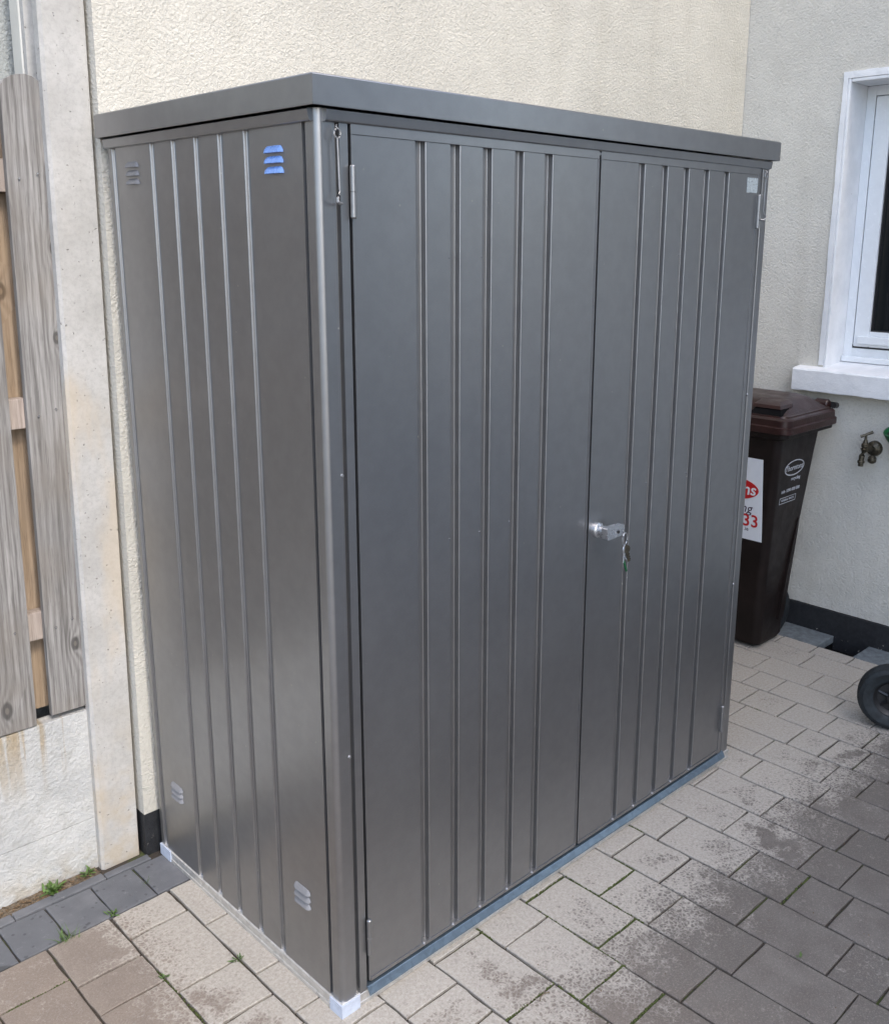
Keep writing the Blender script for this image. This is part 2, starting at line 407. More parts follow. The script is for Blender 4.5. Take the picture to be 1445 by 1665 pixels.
def lathe(bm, prof, origin, axis, n=24):
    """prof: list of (radius, distance along axis)"""
    o = Vector(origin); d = Vector(axis).normalized()
    up = Vector((0,0,1)) if abs(d.z) < .9 else Vector((1,0,0))
    a = d.cross(up).normalized(); b = d.cross(a).normalized(); rings = []
    for r, h in prof:
        if r < 1e-6: rings.append([bm.verts.new(o + d*h)])
        else: rings.append([bm.verts.new(o + d*h + a*r*math.cos(2*math.pi*k/n) + b*r*math.sin(2*math.pi*k/n)) for k in range(n)])
    for i in range(len(rings)-1):
        A, B = rings[i], rings[i+1]
        for k in range(n):
            k2 = (k+1) % n
            if len(A) == 1 and len(B) == 1: continue
            if len(A) == 1: bm.faces.new((A[0], B[k2], B[k]))
            elif len(B) == 1: bm.faces.new((A[k], A[k2], B[0]))
            else: bm.faces.new((A[k], A[k2], B[k2], B[k]))

def rrect(x0, x1, y0, y1, r, seg=4):
    pts = []
    for cx, cy, a0 in ((x1-r, y1-r, 0), (x0+r, y1-r, 90), (x0+r, y0+r, 180), (x1-r, y0+r, 270)):
        for k in range(seg+1):
            a = R(a0 + 90*k/seg); pts.append((cx + r*math.cos(a), cy + r*math.sin(a)))
    return pts

def loft(bm, secs, cap0=True, cap1=True):
    """secs: list of (outline points 2-D, z)"""
    rings = [[bm.verts.new((p[0], p[1], z)) for p in pts] for pts, z in secs]
    n = len(rings[0])
    for i in range(len(rings)-1):
        for k in range(n):
            bm.faces.new((rings[i][k], rings[i][(k+1) % n], rings[i+1][(k+1) % n], rings[i+1][k]))
    if cap0: bm.faces.new(rings[0][::-1])
    if cap1: bm.faces.new(rings[-1])

def obj(name, bm, m, parent=None, loc=None, sharp=32, kind=None, label=None, wn_=True):
    bmesh.ops.recalc_face_normals(bm, faces=bm.faces)
    lim = R(sharp)
    for f in bm.faces: f.smooth = True
    for e in bm.edges:
        if len(e.link_faces) == 2 and e.calc_face_angle(0) > lim: e.smooth = False
    me = bpy.data.meshes.new(name); bm.to_mesh(me); bm.free()
    me.materials.append(m)
    o = bpy.data.objects.new(name, me); C.objects.link(o)
    if parent is not None: o.parent = parent
    if loc is not None: o.location = loc
    if wn_:
        w_ = o.modifiers.new('weighted', 'WEIGHTED_NORMAL'); w_.keep_sharp = True; w_.weight = 100; w_.mode = 'FACE_AREA'
    if kind: o['kind'] = kind
    if label: o['label'] = label
    return o

def tag(o, label, cat, group=None):
    o['label'] = label; o['category'] = cat
    if group: o['group'] = group
    return o

def thing(name, label, cat, loc=(0,0,0), group=None):
    o = bpy.data.objects.new(name, None); C.objects.link(o); o.location = loc
    o.empty_display_size = .1
    return tag(o, label, cat, group)

def text_bm(body, size, matrix, depth=.0004, align='CENTER', shear=0.0, bold=0.0):
    cu = bpy.data.curves.new('lettering', 'FONT'); cu.body = body; cu.size = size
    cu.align_x = align; cu.align_y = 'CENTER'; cu.extrude = depth; cu.shear = shear; cu.offset = bold; cu.resolution_u = 3
    o = bpy.data.objects.new('lettering', cu); C.objects.link(o)
    dg = bpy.context.evaluated_depsgraph_get(); dg.update()
    me = bpy.data.meshes.new_from_object(o.evaluated_get(dg))
    bm = BM(); bm.from_mesh(me); bmesh.ops.transform(bm, matrix=matrix, verts=bm.verts)
    bpy.data.objects.remove(o); bpy.data.curves.remove(cu); bpy.data.meshes.remove(me)
    return bm

# ------------------------------------------------------------------ ground and paving
WY = .803          # face of the house wall behind the shed
WX = 2.69          # face of the house wall on the right
bm = BM(); s = 150
vs = [bm.verts.new(p) for p in ((-s,-s,-.085),(s,-s,-.085),(s,s,-.085),(-s,s,-.085))]; bm.faces.new(vs)
obj('ground', bm, M['ground'], kind='structure')
# surrounding yard surface at paving level, outside the individually laid pavers
PX0, PX1, PY0 = -1.24, 2.53, -1.46
bm = BM()
def sheet(x0, x1, y0, y1, z): bm.faces.new([bm.verts.new(p) for p in ((x0,y0,z),(x1,y0,z),(x1,y1,z),(x0,y1,z))])
sheet(-9, PX0, -14, .633, 0); sheet(PX0, 9, -14, PY0, 0)
obj('yard', bm, M['ground'], kind='structure')
bm = BM(); sheet(PX0, PX1, PY0, .86, -.0075); sheet(-9, PX0, .633, .86, -.0075)
paving = obj('paving', bm, M['joint'], kind='structure')

def block(name, x0, x1, y0, y1, m, top=0.0, depth=.055, jit=.0015, parent=None, ch=.0017):
    cx, cy = (x0+x1)/2, (y0+y1)/2; hx, hy = (x1-x0)/2, (y1-y0)/2
    def side(ax, ay, bx, by, n): return [(ax+(bx-ax)*k/n, ay+(by-ay)*k/n) for k in range(n)]
    per = side(-hx,-hy,hx,-hy,3) + side(hx,-hy,hx,hy,4) + side(hx,hy,-hx,hy,3) + side(-hx,hy,-hx,-hy,4)
    per = [(x + random.uniform(-jit, jit), y + random.uniform(-jit, jit)) for x, y in per]
    tx, ty = random.uniform(-.006, .006), random.uniform(-.005, .005)
    bm = BM()
    k = lambda h: 1 - ch / max(h, .01)
    T = [bm.verts.new((x*k(hx), y*k(hy), x*tx + y*ty)) for x, y in per]
    S = [bm.verts.new((x, y, -ch*.9 + x*tx + y*ty)) for x, y in per]
    B = [bm.verts.new((x, y, -depth)) for x, y in per]
    n = len(per); bm.faces.new(T)
    for i in range(n):
        j = (i+1) % n
        bm.faces.new((S[i], S[j], T[j], T[i])); bm.faces.new((B[i], B[j], S[j], S[i]))
    o = obj(name, bm, m, parent, (cx, cy, top + random.uniform(-.0008, .0008)), sharp=18, wn_=False)
    return o

RB = [-1.24,-1.093,-.946,-.799,-.652,-.505,-.357,-.208,-.060,.096,.242,.392,.543,.690,.838,.987,1.140,1.285,1.430,1.572,1.713,1.863,2.010,2.150,2.295,2.442,2.526]
CROSS = {5:[.505,.285], 6:[.467,.358,.14], 7:[.531,.305,.162,.05], 8:[.453,.236,.085], 9:[-.201], 10:[-.016,-.240,-.388],
 11:[-.090,-.312,-.424], 12:[-.018,-.240,-.461,-.684], 13:[-.128,-.272,-.496,-.718], 14:[-.052,-.201,-.420,-.642,-.757],
 15:[-.090,-.310,-.456,-.570], 16:[-.195,-.419,-.529], 17:[-.231,-.453], 18:[-.082,-.303], 19:[-.045,-.266], 20:[.145,-.081,-.190],
 21:[.178,.031,-.116,-.264], 22:[.254,.145,-.078], 23:[.289,.068], 24:[.179,-.038], 25:[.207,.057]}
GAP = .0058
for i in range(len(RB)-1):
    x0, x1 = RB[i], RB[i+1]
    ytop = .633 if i <= 8 else (.06 if x1 < 1.5 else .80)
    cr = [c for c in CROSS.get(i, [])]
    if not cr: cr = [ytop - .12]
    ys = sorted(cr, reverse=True)
    while ys[0] < ytop: ys.insert(0, ys[0] + random.choice((.22, .148, .22, .11)))
    ys[0] = min(ys[0], ytop)
    if i <= 8 and len(ys) > 1 and ys[0] - ys[1] < .05: ys.pop(1)
    if i == 8: ys = [.633, .453, .236, .085]
    while ys[-1] > PY0: ys.append(ys[-1] - random.choice((.22, .148, .22, .11)))
    ys[-1] = PY0
    if len(ys) > 2 and ys[-2] - ys[-1] < .06: ys.pop(-2)
    ys = [y for y in ys if y <= ytop + 1e-6]
    if abs(ys[0] - ytop) > .004: ys.insert(0, ytop)
    for a, b in zip(ys[:-1], ys[1:]):
        if a - b < .02: continue
        g = GAP * random.uniform(.75, 1.3)
        block('paver', x0 + g/2, x1 - g/2, b + g/2, a - g/2, M['paver'], 0, parent=paving)
# charcoal border row and the thin kerb strip at the fence
gx = [-.013, -.085, -.194, -.305, -.415]
gx = [.095] + gx[1:]
while gx[-1] > -1.9: gx.append(gx[-1] - .11)
for a, b in zip(gx[:-1], gx[1:]):
    block('paver', b + .0022, a - .0022, .6355, .775, M['border'], 0, parent=paving)
kx = [-.030, -.150, -.372, -.59, -.81, -1.03, -1.25]
for a, b in zip(kx[:-1], kx[1:]):
    block('kerb_strip', b + .0012, a - .0012, .7775, .806 if a < -.1 else .800, M['border'], .0035, parent=paving, ch=.002)
# slabs along the right-hand wall with the open drain slot between them
for a, b in ((.80, .2155), (.068, -.35), (-.356, -.9), (-.906, -1.46)):
    block('slab', 2.5285, 2.6765, b, a, M['slate'], -.001, .03, .0006, parent=paving, ch=.002)
bm = BM(); box(bm, 2.527, 2.6765, .0005, .2150, -.084, -.060); obj('drain_bed', bm, M['dark'], paving)
for a, b in ((.80, .216), (.0675, -1.46)):
    bm = BM(); box(bm, 2.5275, 2.6765, b, a, -.084, -.0315); obj('slab_bed', bm, M['dark'], paving)
# soil strip between the kerb and the gravel boards
bm = BM(); box(bm, -1.9, -.150, .8065, .8485, -.05, -.002)
obj('soil_strip', bm, M['soil'], kind='structure')

# ------------------------------------------------------------------ house walls
house = thing('house_wall', 'cream roughcast house wall behind the grey shed', 'house wall', (0, WY, 0))
bm = BM()
L0, L1 = -.030, .020    # the wall end leans slightly with height
pts = [(-.030, .115), (2.688, .115), (2.688, 5.0), (.0435, 5.0)]
for k in range(len(pts)): pass
prism(bm, [(-.0285, .115), (2.688, .115), (2.688, 5.0), (.0470, 5.0)], 'y', 0, .3)
obj('render', bm, M['stucco'], house)
bm = BM(); prism(bm, [(-.0300, -.085), (2.687, -.085), (2.687, .1155), (-.0288, .1155)], 'y', .0025, .29)
obj('plinth', bm, M['plinth'], house)

gable = thing('house_wall', 'cream roughcast wall on the right with a white window', 'house wall', (WX, 0, 0))
WZ0, WZ1, WYA, WYB = 1.10, 2.168, -.62, .372       # window opening
bm = BM()
T = .25
box(bm, 0, T, WYB, WY + .3, .10, 5.0)
box(bm, 0, T, -4.6, WYB - 1e-4, WZ1, 5.0) if False else None
# four blocks round the opening
bm.free(); bm = BM()
def wallpiece(y0, y1, z0, z1): box(bm, 0, T, y0, y1, z0, z1)
wallpiece(-1.7, WYA, .10, 5.0); wallpiece(WYB, WY + .3, .10, 5.0)
wallpiece(WYA, WYB, .10, WZ0 - .02); wallpiece(WYA, WYB, WZ1, 5.0)
obj('render', bm, M['stucco_lit_tone'], gable)
bm = BM(); box(bm, -.010, T, -1.7, WY - .001, -.085, .098)
obj('plinth', bm, M['plinth'], gable)

# window in the right-hand wall
win = thing('window', 'white casement window in the right-hand cream wall', 'window', (WX, 0, 0))
def irregular_band(bm, y0, y1, z0, z1):
    box(bm, -.007, .004, y0, y1, z0, z1, .0025, 2)
bm = BM()
n = 26                                               # hand-painted band: slightly wavy outer edge
for k in range(n):
    za, zb = WZ0 + (WZ1-WZ0)*k/n, WZ0 + (WZ1-WZ0)*(k+1)/n
    w0 = .018 + .0012*math.sin(k*.7) + random.uniform(-.0006, .0006)
    box(bm, -.006, .06, WYB - .0005, WYB + w0, za, zb + .0003)
obj('painted_edge', bm, M['white'], win)
bm = BM()
for k in range(24):
    ya, yb = WYA + (WYB + .018 - WYA)*k/24, WYA + (WYB + .018 - WYA)*(k+1)/24
    box(bm, -.0055, .06, ya, yb + .0003, WZ1 - .0005, WZ1 + .024 + random.uniform(-.0009, .0009))
obj('painted_edge', bm, M['white'], win)
bm = BM()
box(bm, -.004, .20, WYB - .012, WYB - .0006, WZ0 - .01, WZ1 - .0006, .004, 2)
box(bm, -.004, .20, WYA, WYA + .012, WZ0 - .01, WZ1 - .0006, .004, 2)
box(bm, -.0035, .20, WYA + .0125, WYB - .0125, WZ1 - .014, WZ1 - .0012, .004, 2)
obj('reveal', bm, M['white'], win)
FX = .138
fy0, fy1, fz0, fz1 = WYA + .0125, WYB - .0125, 1.116, WZ1 - .0145
def ring(bm, x0, x1, y0, y1, z0, z1, w, wb=None, bev=.003):
    wb = w if wb is None else wb
    box(bm, x0, x1, y0, y0 + w, z0, z1, bev); box(bm, x0, x1, y1 - w, y1, z0, z1, bev)
    box(bm, x0 + .0008, x1 - .001, y0 + w - .001, y1 - w + .001, z0, z0 + wb, bev)
    box(bm, x0 + .0008, x1 - .001, y0 + w - .001, y1 - w + .001, z1 - w, z1, bev)
bm = BM(); ring(bm, FX, FX + .07, fy0, fy1, fz0, fz1, .036, .047); obj('frame', bm, M['upvc'], win)
bm = BM(); box(bm, FX - .018, FX + .02, fy0 + .002, fy1 - .002, fz0 - .0085, fz0 + .014, .004, 3)
o_ = obj('sill_nose', bm, M['upvc'], win)
bm = BM(); box(bm, FX + .001, FX + .06, fy0 + .03, fy1 - .03, fz0 + .0475, fz0 + .06); obj('gasket', bm, M['seal'], win)
bm = BM(); ring(bm, FX - .003, FX + .05, fy0 + .0395, fy1 - .0395, fz0 + .0535, fz1 - .0395, .062, .062, .005); sash = obj('sash', bm, M['upvc'], win)
bm = BM()
box(bm, FX - .022, FX - .002, fy0 + .045, fy1 - .060, fz0 + .066, fz0 + .098, .006, 3)
obj('drip_bar', bm, M['upvc'], sash)
g0, g1, h0, h1 = fy0 + .1005, fy1 - .1005, fz0 + .1145, fz1 - .1005
bm = BM(); ring(bm, FX + .006, FX + .03, g0, g1, h0, h1, .006, .006, 0); obj('gasket', bm, M['seal'], sash)
bm = BM(); box(bm, FX + .022, FX + .028, g0 + .004, g1 - .004, h0 + .004, h1 - .004); obj('pane', bm, M['glass'], sash)
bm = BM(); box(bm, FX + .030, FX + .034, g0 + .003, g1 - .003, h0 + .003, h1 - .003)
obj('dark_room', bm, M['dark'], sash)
sill_t = thing('window_sill', 'white painted concrete sill below the window', 'window sill', (WX, 0, 0))
bm = BM()
# wedge-topped sill with a slightly chipped front edge
N = 40; ys = [-.72 + (1.190)*k/N for k in range(N+1)]
rings = []
for y in ys:
    j = random.uniform(-.0022, .0012); q = random.uniform(-.002, .001)
    rings.append([bm.verts.new(p) for p in ((-.056, y, 1.000 + q), (-.0585, y, 1.004), (-.058 , y, 1.080 + j), (-.053, y, 1.0865 + j*.6), (-.03, y, 1.0895), (.135, y, 1.106), (.135, y, 1.0))])
for a, b in zip(rings[:-1], rings[1:]):
    for k in range(7): bm.faces.new((a[k], a[(k+1) % 7], b[(k+1) % 7], b[k]))
bm.faces.new(rings[0]); bm.faces.new(rings[-1][::-1])
obj('sill', bm, M['white'], sill_t)

# ------------------------------------------------------------------ unseen house, added behind the camera to throw the right half of the yard into shade
far = thing('house', 'unseen plain house added behind the camera to shade the yard', 'house', (5.6, -6.0, 0))
bm = BM(); box(bm, -5.85, .5, -6, 0, -.085, 9.2); obj('wall', bm, M['stucco_grey'], far)
bm = BM(); prism(bm, [(.3, 9.15), (-3, 10.9), (-6.4, 9.15)], 'x', -5.95, .7); obj('roof', bm, M['slate'], far)

# ------------------------------------------------------------------ neighbour's wall and pipe
nb = thing('house_wall', 'grey-green roughcast wall of the house next door, above the wooden fence', 'house wall', (0, 1.02, 0))
bm = BM(); box(bm, -6, -.05, 0, .3, -.085, 5.0); obj('render', bm, M['stucco_grey'], nb)
dp = thing('downpipe', 'off-white square downpipe beside the tall concrete post', 'downpipe', (-.078, .95, 0))
bm = BM(); prism(bm, rounded([(-.0245, -.026), (.0245, -.026), (.0245, .026), (-.0245, .026)], .006, 3, True), 'z', 0, 5.0)
p_ = obj('pipe', bm, M['pipe'], dp); dp.rotation_euler = (0, .0167, 0); dp.location.x = -.118
for z in (.9, 2.7, 4.2):
    bm = BM(); box(bm, -.032, .032, -.030, .068, z, z + .03, .003); obj('bracket', bm, M['pipe'], dp)

# ------------------------------------------------------------------ concrete post, gravel boards, fence
LEAN = (0, .0167, 0)
def post(x, label):
    t = thing('concrete_post', label, 'fence post', (x, .826, 0)); t.rotation_euler = LEAN
    bm = BM(); w = .0505; c = .007
    pts = [(-w + c, 0), (w - c*.4, 0), (w, .004), (w, .03), (w - .018, .034), (w - .018, .076), (w, .08), (w, .115), (-w, .115), (-w, .08), (-w + .018, .076), (-w + .018, .034), (-w, .03), (-w, c)]
    prism(bm, pts, 'z', -.08, 2.75)
    obj('post', bm, M['concrete'], t)
post(-.0885, 'tall pale concrete post between the shed and the wooden fence')
post(-1.985, 'pale concrete post at the far left end of the fence')

gb = thing('gravel_board', 'white rough-faced concrete gravel boards under the wooden fence', 'gravel board', (-1.04, .851, 0))
bm = BM(); box(bm, -.885, .909, 0, .038, -.05, .1352, .002, 2); obj('board', bm, M['panel'], gb)
bm = BM(); box(bm, -.885, .912, .0006, .040, .1362, .432, .002, 2); obj('board', bm, M['panel'], gb)

fence = thing('wooden_fence', 'weathered hit-and-miss wooden fence panel left of the concrete post', 'fence', (-.20, .851, 0))
def board(x, w, z0, z1, yoff, m, dog=True):
    bm = BM(); r = w * .33
    pts = [(-w/2, z0), (w/2, z0)]
    if dog: pts += [(w/2, z1 - r), (w/2 - .010, z1 - r*.42), (w/2 - .026, z1 - r*.10), (.006, z1), (-w/2 + .028, z1 - r*.16), (-w/2 + .010, z1 - r*.5), (-w/2, z1 - r*.95)]
    else: pts += [(w/2, z1), (-w/2, z1)]
    prism(bm, pts, 'y', 0, .017)
    bmesh.ops.bevel(bm, geom=[e for e in bm.edges if e.calc_face_angle(0) > 1.0], offset=.0016, segments=1, affect='EDGES')
    o = obj('board', bm, m, fence, (x, yoff, 0)); o.rotation_euler = (0, .0167 + random.uniform(-.002, .002), 0); return o
x = .0250
for k in range(14):
    w = .098 if k else .094
    zb = .4365 if k else .4460
    board(x, w, zb, 1.912 if k == 0 else 1.80 + .08*abs(math.cos(k*.24)), random.uniform(-.0015, .0015), M['wood'])
    board(x - .064, .096, .452, 1.82, .052 + random.uniform(-.001, .001), M['wood_new'])
    x -= .1325 if k else .1335
for z in (.640, 1.150, 1.668):
    bm = BM(); box(bm, -1.72, .088, .0185, .0505, z, z + .069, .003, 2)
    r = obj('rail', bm, M['wood_rail'], fence); r.location = (z*.0167, 0, 0)
    # rough-sawn rail grain runs along x
nail = None
for k in range(2):
    for z in (.675, 1.185, 1.703):
        for dx in (-.022, .018):
            if nail is None:
                nb_ = BM(); lathe(nb_, [(0, -.0018), (.0022, -.0016), (.0026, 0)], (0, 0, 0), (0, 1, 0), 8)
                nail = obj('nail_head', nb_, M['zinc'], fence); o_ = nail
            else:
                o_ = nail.copy(); C.objects.link(o_)
            o_.location = (.025 - k*.134 + dx + z*.0167, -.0015, z + dx*.3)

# ------------------------------------------------------------------ the shed
W, D = 1.5, .78
shed = thing('storage_shed', 'tall dark grey metal garden storage shed with double doors', 'shed')
IN = .003
ZB, ZT = .030, 1.800

# base frame
def ring_prism(bm, prof):
    """sweep an outline (offset inward, z) round the base rectangle"""
    rings = []
    for (x, y, sx, sy) in ((0, 0, 1, 1), (W, 0, -1, 1), (W, D, -1, -1), (0, D, 1, -1)):
        rings.append([bm.verts.new((x + sx*o, y + sy*o, z)) for o, z in prof])
    n = len(prof)
    for i in range(4):
        A, B = rings[i], rings[(i+1) % 4]
        for k in range(n): bm.faces.new((A[k], A[(k+1) % n], B[(k+1) % n], B[k]))
bm = BM()
ring_prism(bm, [(0, .0005), (0, .009), (.0015, .0105), (.0015, .0195), (.0005, .0205), (.0005, .029), (.0035, .0325), (.03, .0325), (.03, .0005)])
obj('base_frame', bm, M['alu'], shed)
def cap(bm, x, y, sx, sy, la, lb):
    a = .0016
    pts = [(x - sx*a, y - sy*a), (x + sx*la, y - sy*a), (x + sx*la, y + sy*.006), (x + sx*.006, y + sy*.006), (x + sx*.006, y + sy*lb), (x - sx*a, y + sy*lb)]
    prism(bm, pts, 'z', .0004, .0305)
for x, y, sx, sy in ((0, 0, 1, 1), (0, D, 1, -1)):
    bm = BM(); cap(bm, x, y, sx, sy, .046, .041 if y == 0 else .052); obj('corner_cap', bm, M['film'], shed)

def grooved(s0, s1, grooves, ow, bw, depth, thick, r=.0022):
    """sheet outline along s with recessed trapezoid channels, front at d=0, inward positive"""
    pts = [(s0, 0)]
    for g in grooves:
        pts += [(g - ow/2, 0), (g - bw/2, depth), (g + bw/2, depth), (g + ow/2, 0)]
    pts.append((s1, 0))
    pts = rounded(pts, r, 3)
    return pts + [(s1, thick), (s0, thick)]

# side walls: (y along, x depth)
GY = [.756, .578, .487, .397, .308, .218]
prof = grooved(.0445, .7795, sorted(GY), .0190, .0150, .0070, .020)
bm = BM(); prism(bm, [(IN + d, y) for y, d in prof], 'z', ZB + .002, 1.772)
side = obj('side_wall', bm, M['metal'], shed)
bm = BM(); prism(bm, [(W - IN - d, y) for y, d in prof], 'z', ZB + .002, 1.772)
obj('side_wall', bm, M['metal'], shed)
bm = BM(); box(bm, .02, W - .02, D - .018, D - .004, ZB, 1.79); obj('back_wall', bm, M['metal'], shed)
bm = BM(); box(bm, .02, W - .02, .03, D - .02, ZB, .036); obj('floor', bm, M['alu'], shed)

# corner posts with a rounded nose
def cpost(mirror):
    fx = (lambda x: W - x) if mirror else (lambda x: x)
    out = [(IN + .009, .0400), (IN, .0345)] + \
          [(IN + .012*(1 - math.sin(a)), IN + .012*(1 - math.cos(a))) for a in [R(k*11.25) for k in range(9)]][::1]
    # nose runs from the side face round to the front face
    q = .006 if mirror else .012
    nose = [(IN + q - q*math.cos(R(k*11.25)), IN + q - q*math.sin(R(k*11.25))) for k in range(9)]
    pts = [(IN + .0095, .0425), (IN, .0345)] + nose + [(.0350, IN), (.0362, IN + .0012), (.0405, IN + .0012), (.0415, IN + .009), (.0475, IN + .009), (.0485, IN - .0015), (.0665, IN - .0015), (.0665, .032), (.03, .0425)]
    bm = BM(); prism(bm, [(fx(x), y) for x, y in pts], 'z', ZB - .005, 1.785)
    o = obj('corner_post', bm, M['metal'], shed, sharp=28)
    for z in (1.153, .585):
        b = BM(); lathe(b, [(0, -.0035), (.0028, -.003), (.004, -.0008), (.004, .001)], (fx(.0375), IN + .001, z), (0, 1, 0), 10)
        obj('screw', b, M['zinc_dull'], o)
cpost(False); cpost(True)

# rails under the roof (with a rounded lower lip)
bm = BM()
rp = rounded([(.02, 1.7840), (-.0060, 1.7840), (-.0085, 1.7822), (-.0050, 1.7660), (-.0020, 1.7640), (.02, 1.7640)], .0012, 2)
prism(bm, rp, 'x', .017, W - .010); obj('top_rail', bm, M['metal'], shed)
bm = BM(); prism(bm, [(a, b) for a, b in rp], 'y', .012, D + .004); obj('top_rail', bm, M['metal'], shed)
bm = BM(); prism(bm, [(W - a, b) for a, b in rp], 'y', .012, D + .004); obj('top_rail', bm, M['metal'], shed)
bm = BM(); box(bm, .0672, W - .0672, .022, .03, 1.745, 1.7685); obj('lintel', bm, M['metal'], shed)
bm = BM(); prism(bm, rounded([(.024, 1.7620), (.0015, 1.7620), (.0000, 1.7600), (.0000, 1.7555), (.024, 1.7540)], .001, 2), 'x', .074, 1.418); obj('door_stop', bm, M['metal'], shed)

# roof: shallow tray
OV, OB = .0147, .0238
bm = BM()
RX0, RX1, RY0, RY1 = -OV, W + OV, -OV, D + OB - .003
def rr(o, z): return [(RX0 + o, RY0 + o), (RX1 - o, RY0 + o), (RX1 - o, RY1 - o), (RX0 + o, RY1 - o)], z
loft(bm, [rr(.05, 1.795), rr(.05, 1.7925), rr(.0035, 1.7900), rr(.0025, 1.7868), rr(.0008, 1.7864), rr(0, 1.7875), rr(0, 1.8325), rr(.0012, 1.8350), rr(.0035, 1.8362), rr(.30, 1.8390)])
obj('roof', bm, M['metal'], shed, sharp=40)

# doors
GX = [.232, .320, .407, .498, .588]
GX2 = [.913, 1.005, 1.095, 1.184, 1.278]
DZ0, DZ1 = .056, 1.747
YF = -.0010         # front face of the doors
def door(x0, x1, grooves, hinge_left, label):
    prof = grooved(x0 + .004, x1 - .004, grooves, .0245, .0195, .0128, .022)
    bm = BM(); prism(bm, [(s, YF + .002 + d) for s, d in prof], 'z', DZ0, DZ1)
    d = obj('door', bm, M['metal'], shed, label=label)
    # folded rim: proud strip at the top, thin returns elsewhere
    bm = BM()
    box(bm, x0, x1, YF, YF + .018, DZ1 + .0002, 1.7655, .0012)
    box(bm, x0, x0 + .0038, YF, YF + .018, DZ0 - .006, DZ1, .0008)
    box(bm, x1 - .0038, x1, YF, YF + .018, DZ0 - .006, DZ1, .0008)
    box(bm, x0 + .004, x1 - .004, YF - .0005, YF + .018, DZ0 - .0085, DZ0 - .0003, .001)
    obj('door_rim', bm, M['metal'], d)
    hx = x0 - .0005 if hinge_left else x1 + .0005
    for z0, z1 in ((1.607, 1.6975), (.116, .204)):
        b = BM(); zm = (z0 + z1)/2
        lathe(b, [(0, 0), (.0040, .0008), (.0056, .003), (.0056, zm - z0 - .0008), (.0048, zm - z0 - .0004), (.0048, zm - z0 + .0004), (.0056, zm - z0 + .0008), (.0056, z1 - z0 - .003), (.0040, z1 - z0 - .0008), (0, z1 - z0)], (hx, YF - .0045, z0), (0, 0, 1), 12)
        obj('hinge', b, M['metal'], d)
    for g in grooves:
        b = BM(); lathe(b, [(0, -.003), (.0026, -.0026), (.004, 0), (.004, .003)], (g - .006, YF - .0008, DZ0 - .0015), (0, 1, 0), 10)
        obj('rivet', b, M['zinc_dull'], d)
        for z in (1.542, .975):
            if random.random() < .45:
                b = BM(); lathe(b, [(0, -.0016), (.0016, -.0013), (.0022, .001)], (g - .0155, YF + .002, z + random.uniform(-.004, .004)), (0, 1, 0), 8)
                obj('rivet', b, M['metal'], d)
    return d
dl = door(.0715, .7525, GX, True, 'wide grooved door without a handle')
dr = door(.7585, 1.4360, GX2, False, 'grooved door with the chrome lock handle and a silver label')
bm = BM(); box(bm, .70, .80, .0185, .026, .06, 1.765); obj('closing_strip', bm, M['metal'], dl)
bm = BM(); box(bm, 1.3800, 1.4320, YF + .0010, YF + .0022, 1.7005, 1.7385); obj('data_label', bm, M['plate'], dr)

# lock handle: boss, neck and a slab lever
bm = BM()
hz = .893; hx0 = .795
lathe(bm, [(.0185, .0), (.0185, -.006), (.016, -.0085), (.0125, -.010), (.0125, -.018), (.0145, -.020), (.0145, -.026)], (hx0, YF + .002, hz), (0, 1, 0), 28)
prism(bm, rounded([(hx0 - .016, hz + .0145), (hx0 + .052, hz + .0125), (hx0 + .054, hz - .0135), (hx0 - .012, hz - .0165)], .005, 3, True), 'y', YF - .040, YF - .023)
bmesh.ops.remove_doubles(bm, verts=bm.verts, dist=1e-5)
handle = obj('handle', bm, M['chrome'], dr)
bm = BM()
lathe(bm, [(.0042, 0), (.0042, -.0012), (.0030, -.0012), (.0030, -.0004), (0, -.0004)], (hx0 + .028, YF - .0405, hz - .002), (0, 1, 0), 14)
obj('keyhole', bm, M['seal'], dr)

# door stays: eye, rod and hook beside each door
def stay(x, d):
    bm = BM(); y0 = IN - .006
    eye = [(x + .0065*math.cos(R(a)), y0 - .004, 1.7455 + .0075*math.sin(R(a))) for a in range(-80, 261, 20)]
    tube(bm, eye, .0017, 8)
    tube(bm, [(x + .0012*d, y0 - .001, 1.7595), (x - .003*d, y0 - .005, 1.7565), (x - .0005*d, y0 - .006, 1.7525)], .0016, 8)
    tube(bm, [(x, y0 - .004, 1.738), (x + .001*d, y0 - .004, 1.70), (x + .002*d, y0 - .004, 1.655), (x + .0005*d, y0 - .006, 1.648), (x - .005*d, y0 - .008, 1.641), (x - .005*d, y0 - .008, 1.635), (x + .001*d, y0 - .006, 1.6315), (x + .009*d, y0 - .001, 1.632)], [.0016, .0016, .0017, .0019, .0026, .0029, .0026, .0024], 8)
    obj('door_stay', bm, M['zinc_dull'], shed)
stay(.0385, 1); stay(W - .0385, -1)

# galvanised drip sill below the doors
bm = BM()
prism(bm, rounded([(.014, .0390), (-.0012, .0390), (-.0022, .0378), (-.0092, .0245), (-.0094, .0212), (-.0084, .0205), (-.0072, .0235), (-.001, .0350), (.014, .0350)], .001, 2), 'x', .0665, 1.4635)
obj('door_sill', bm, M['galv'], shed)

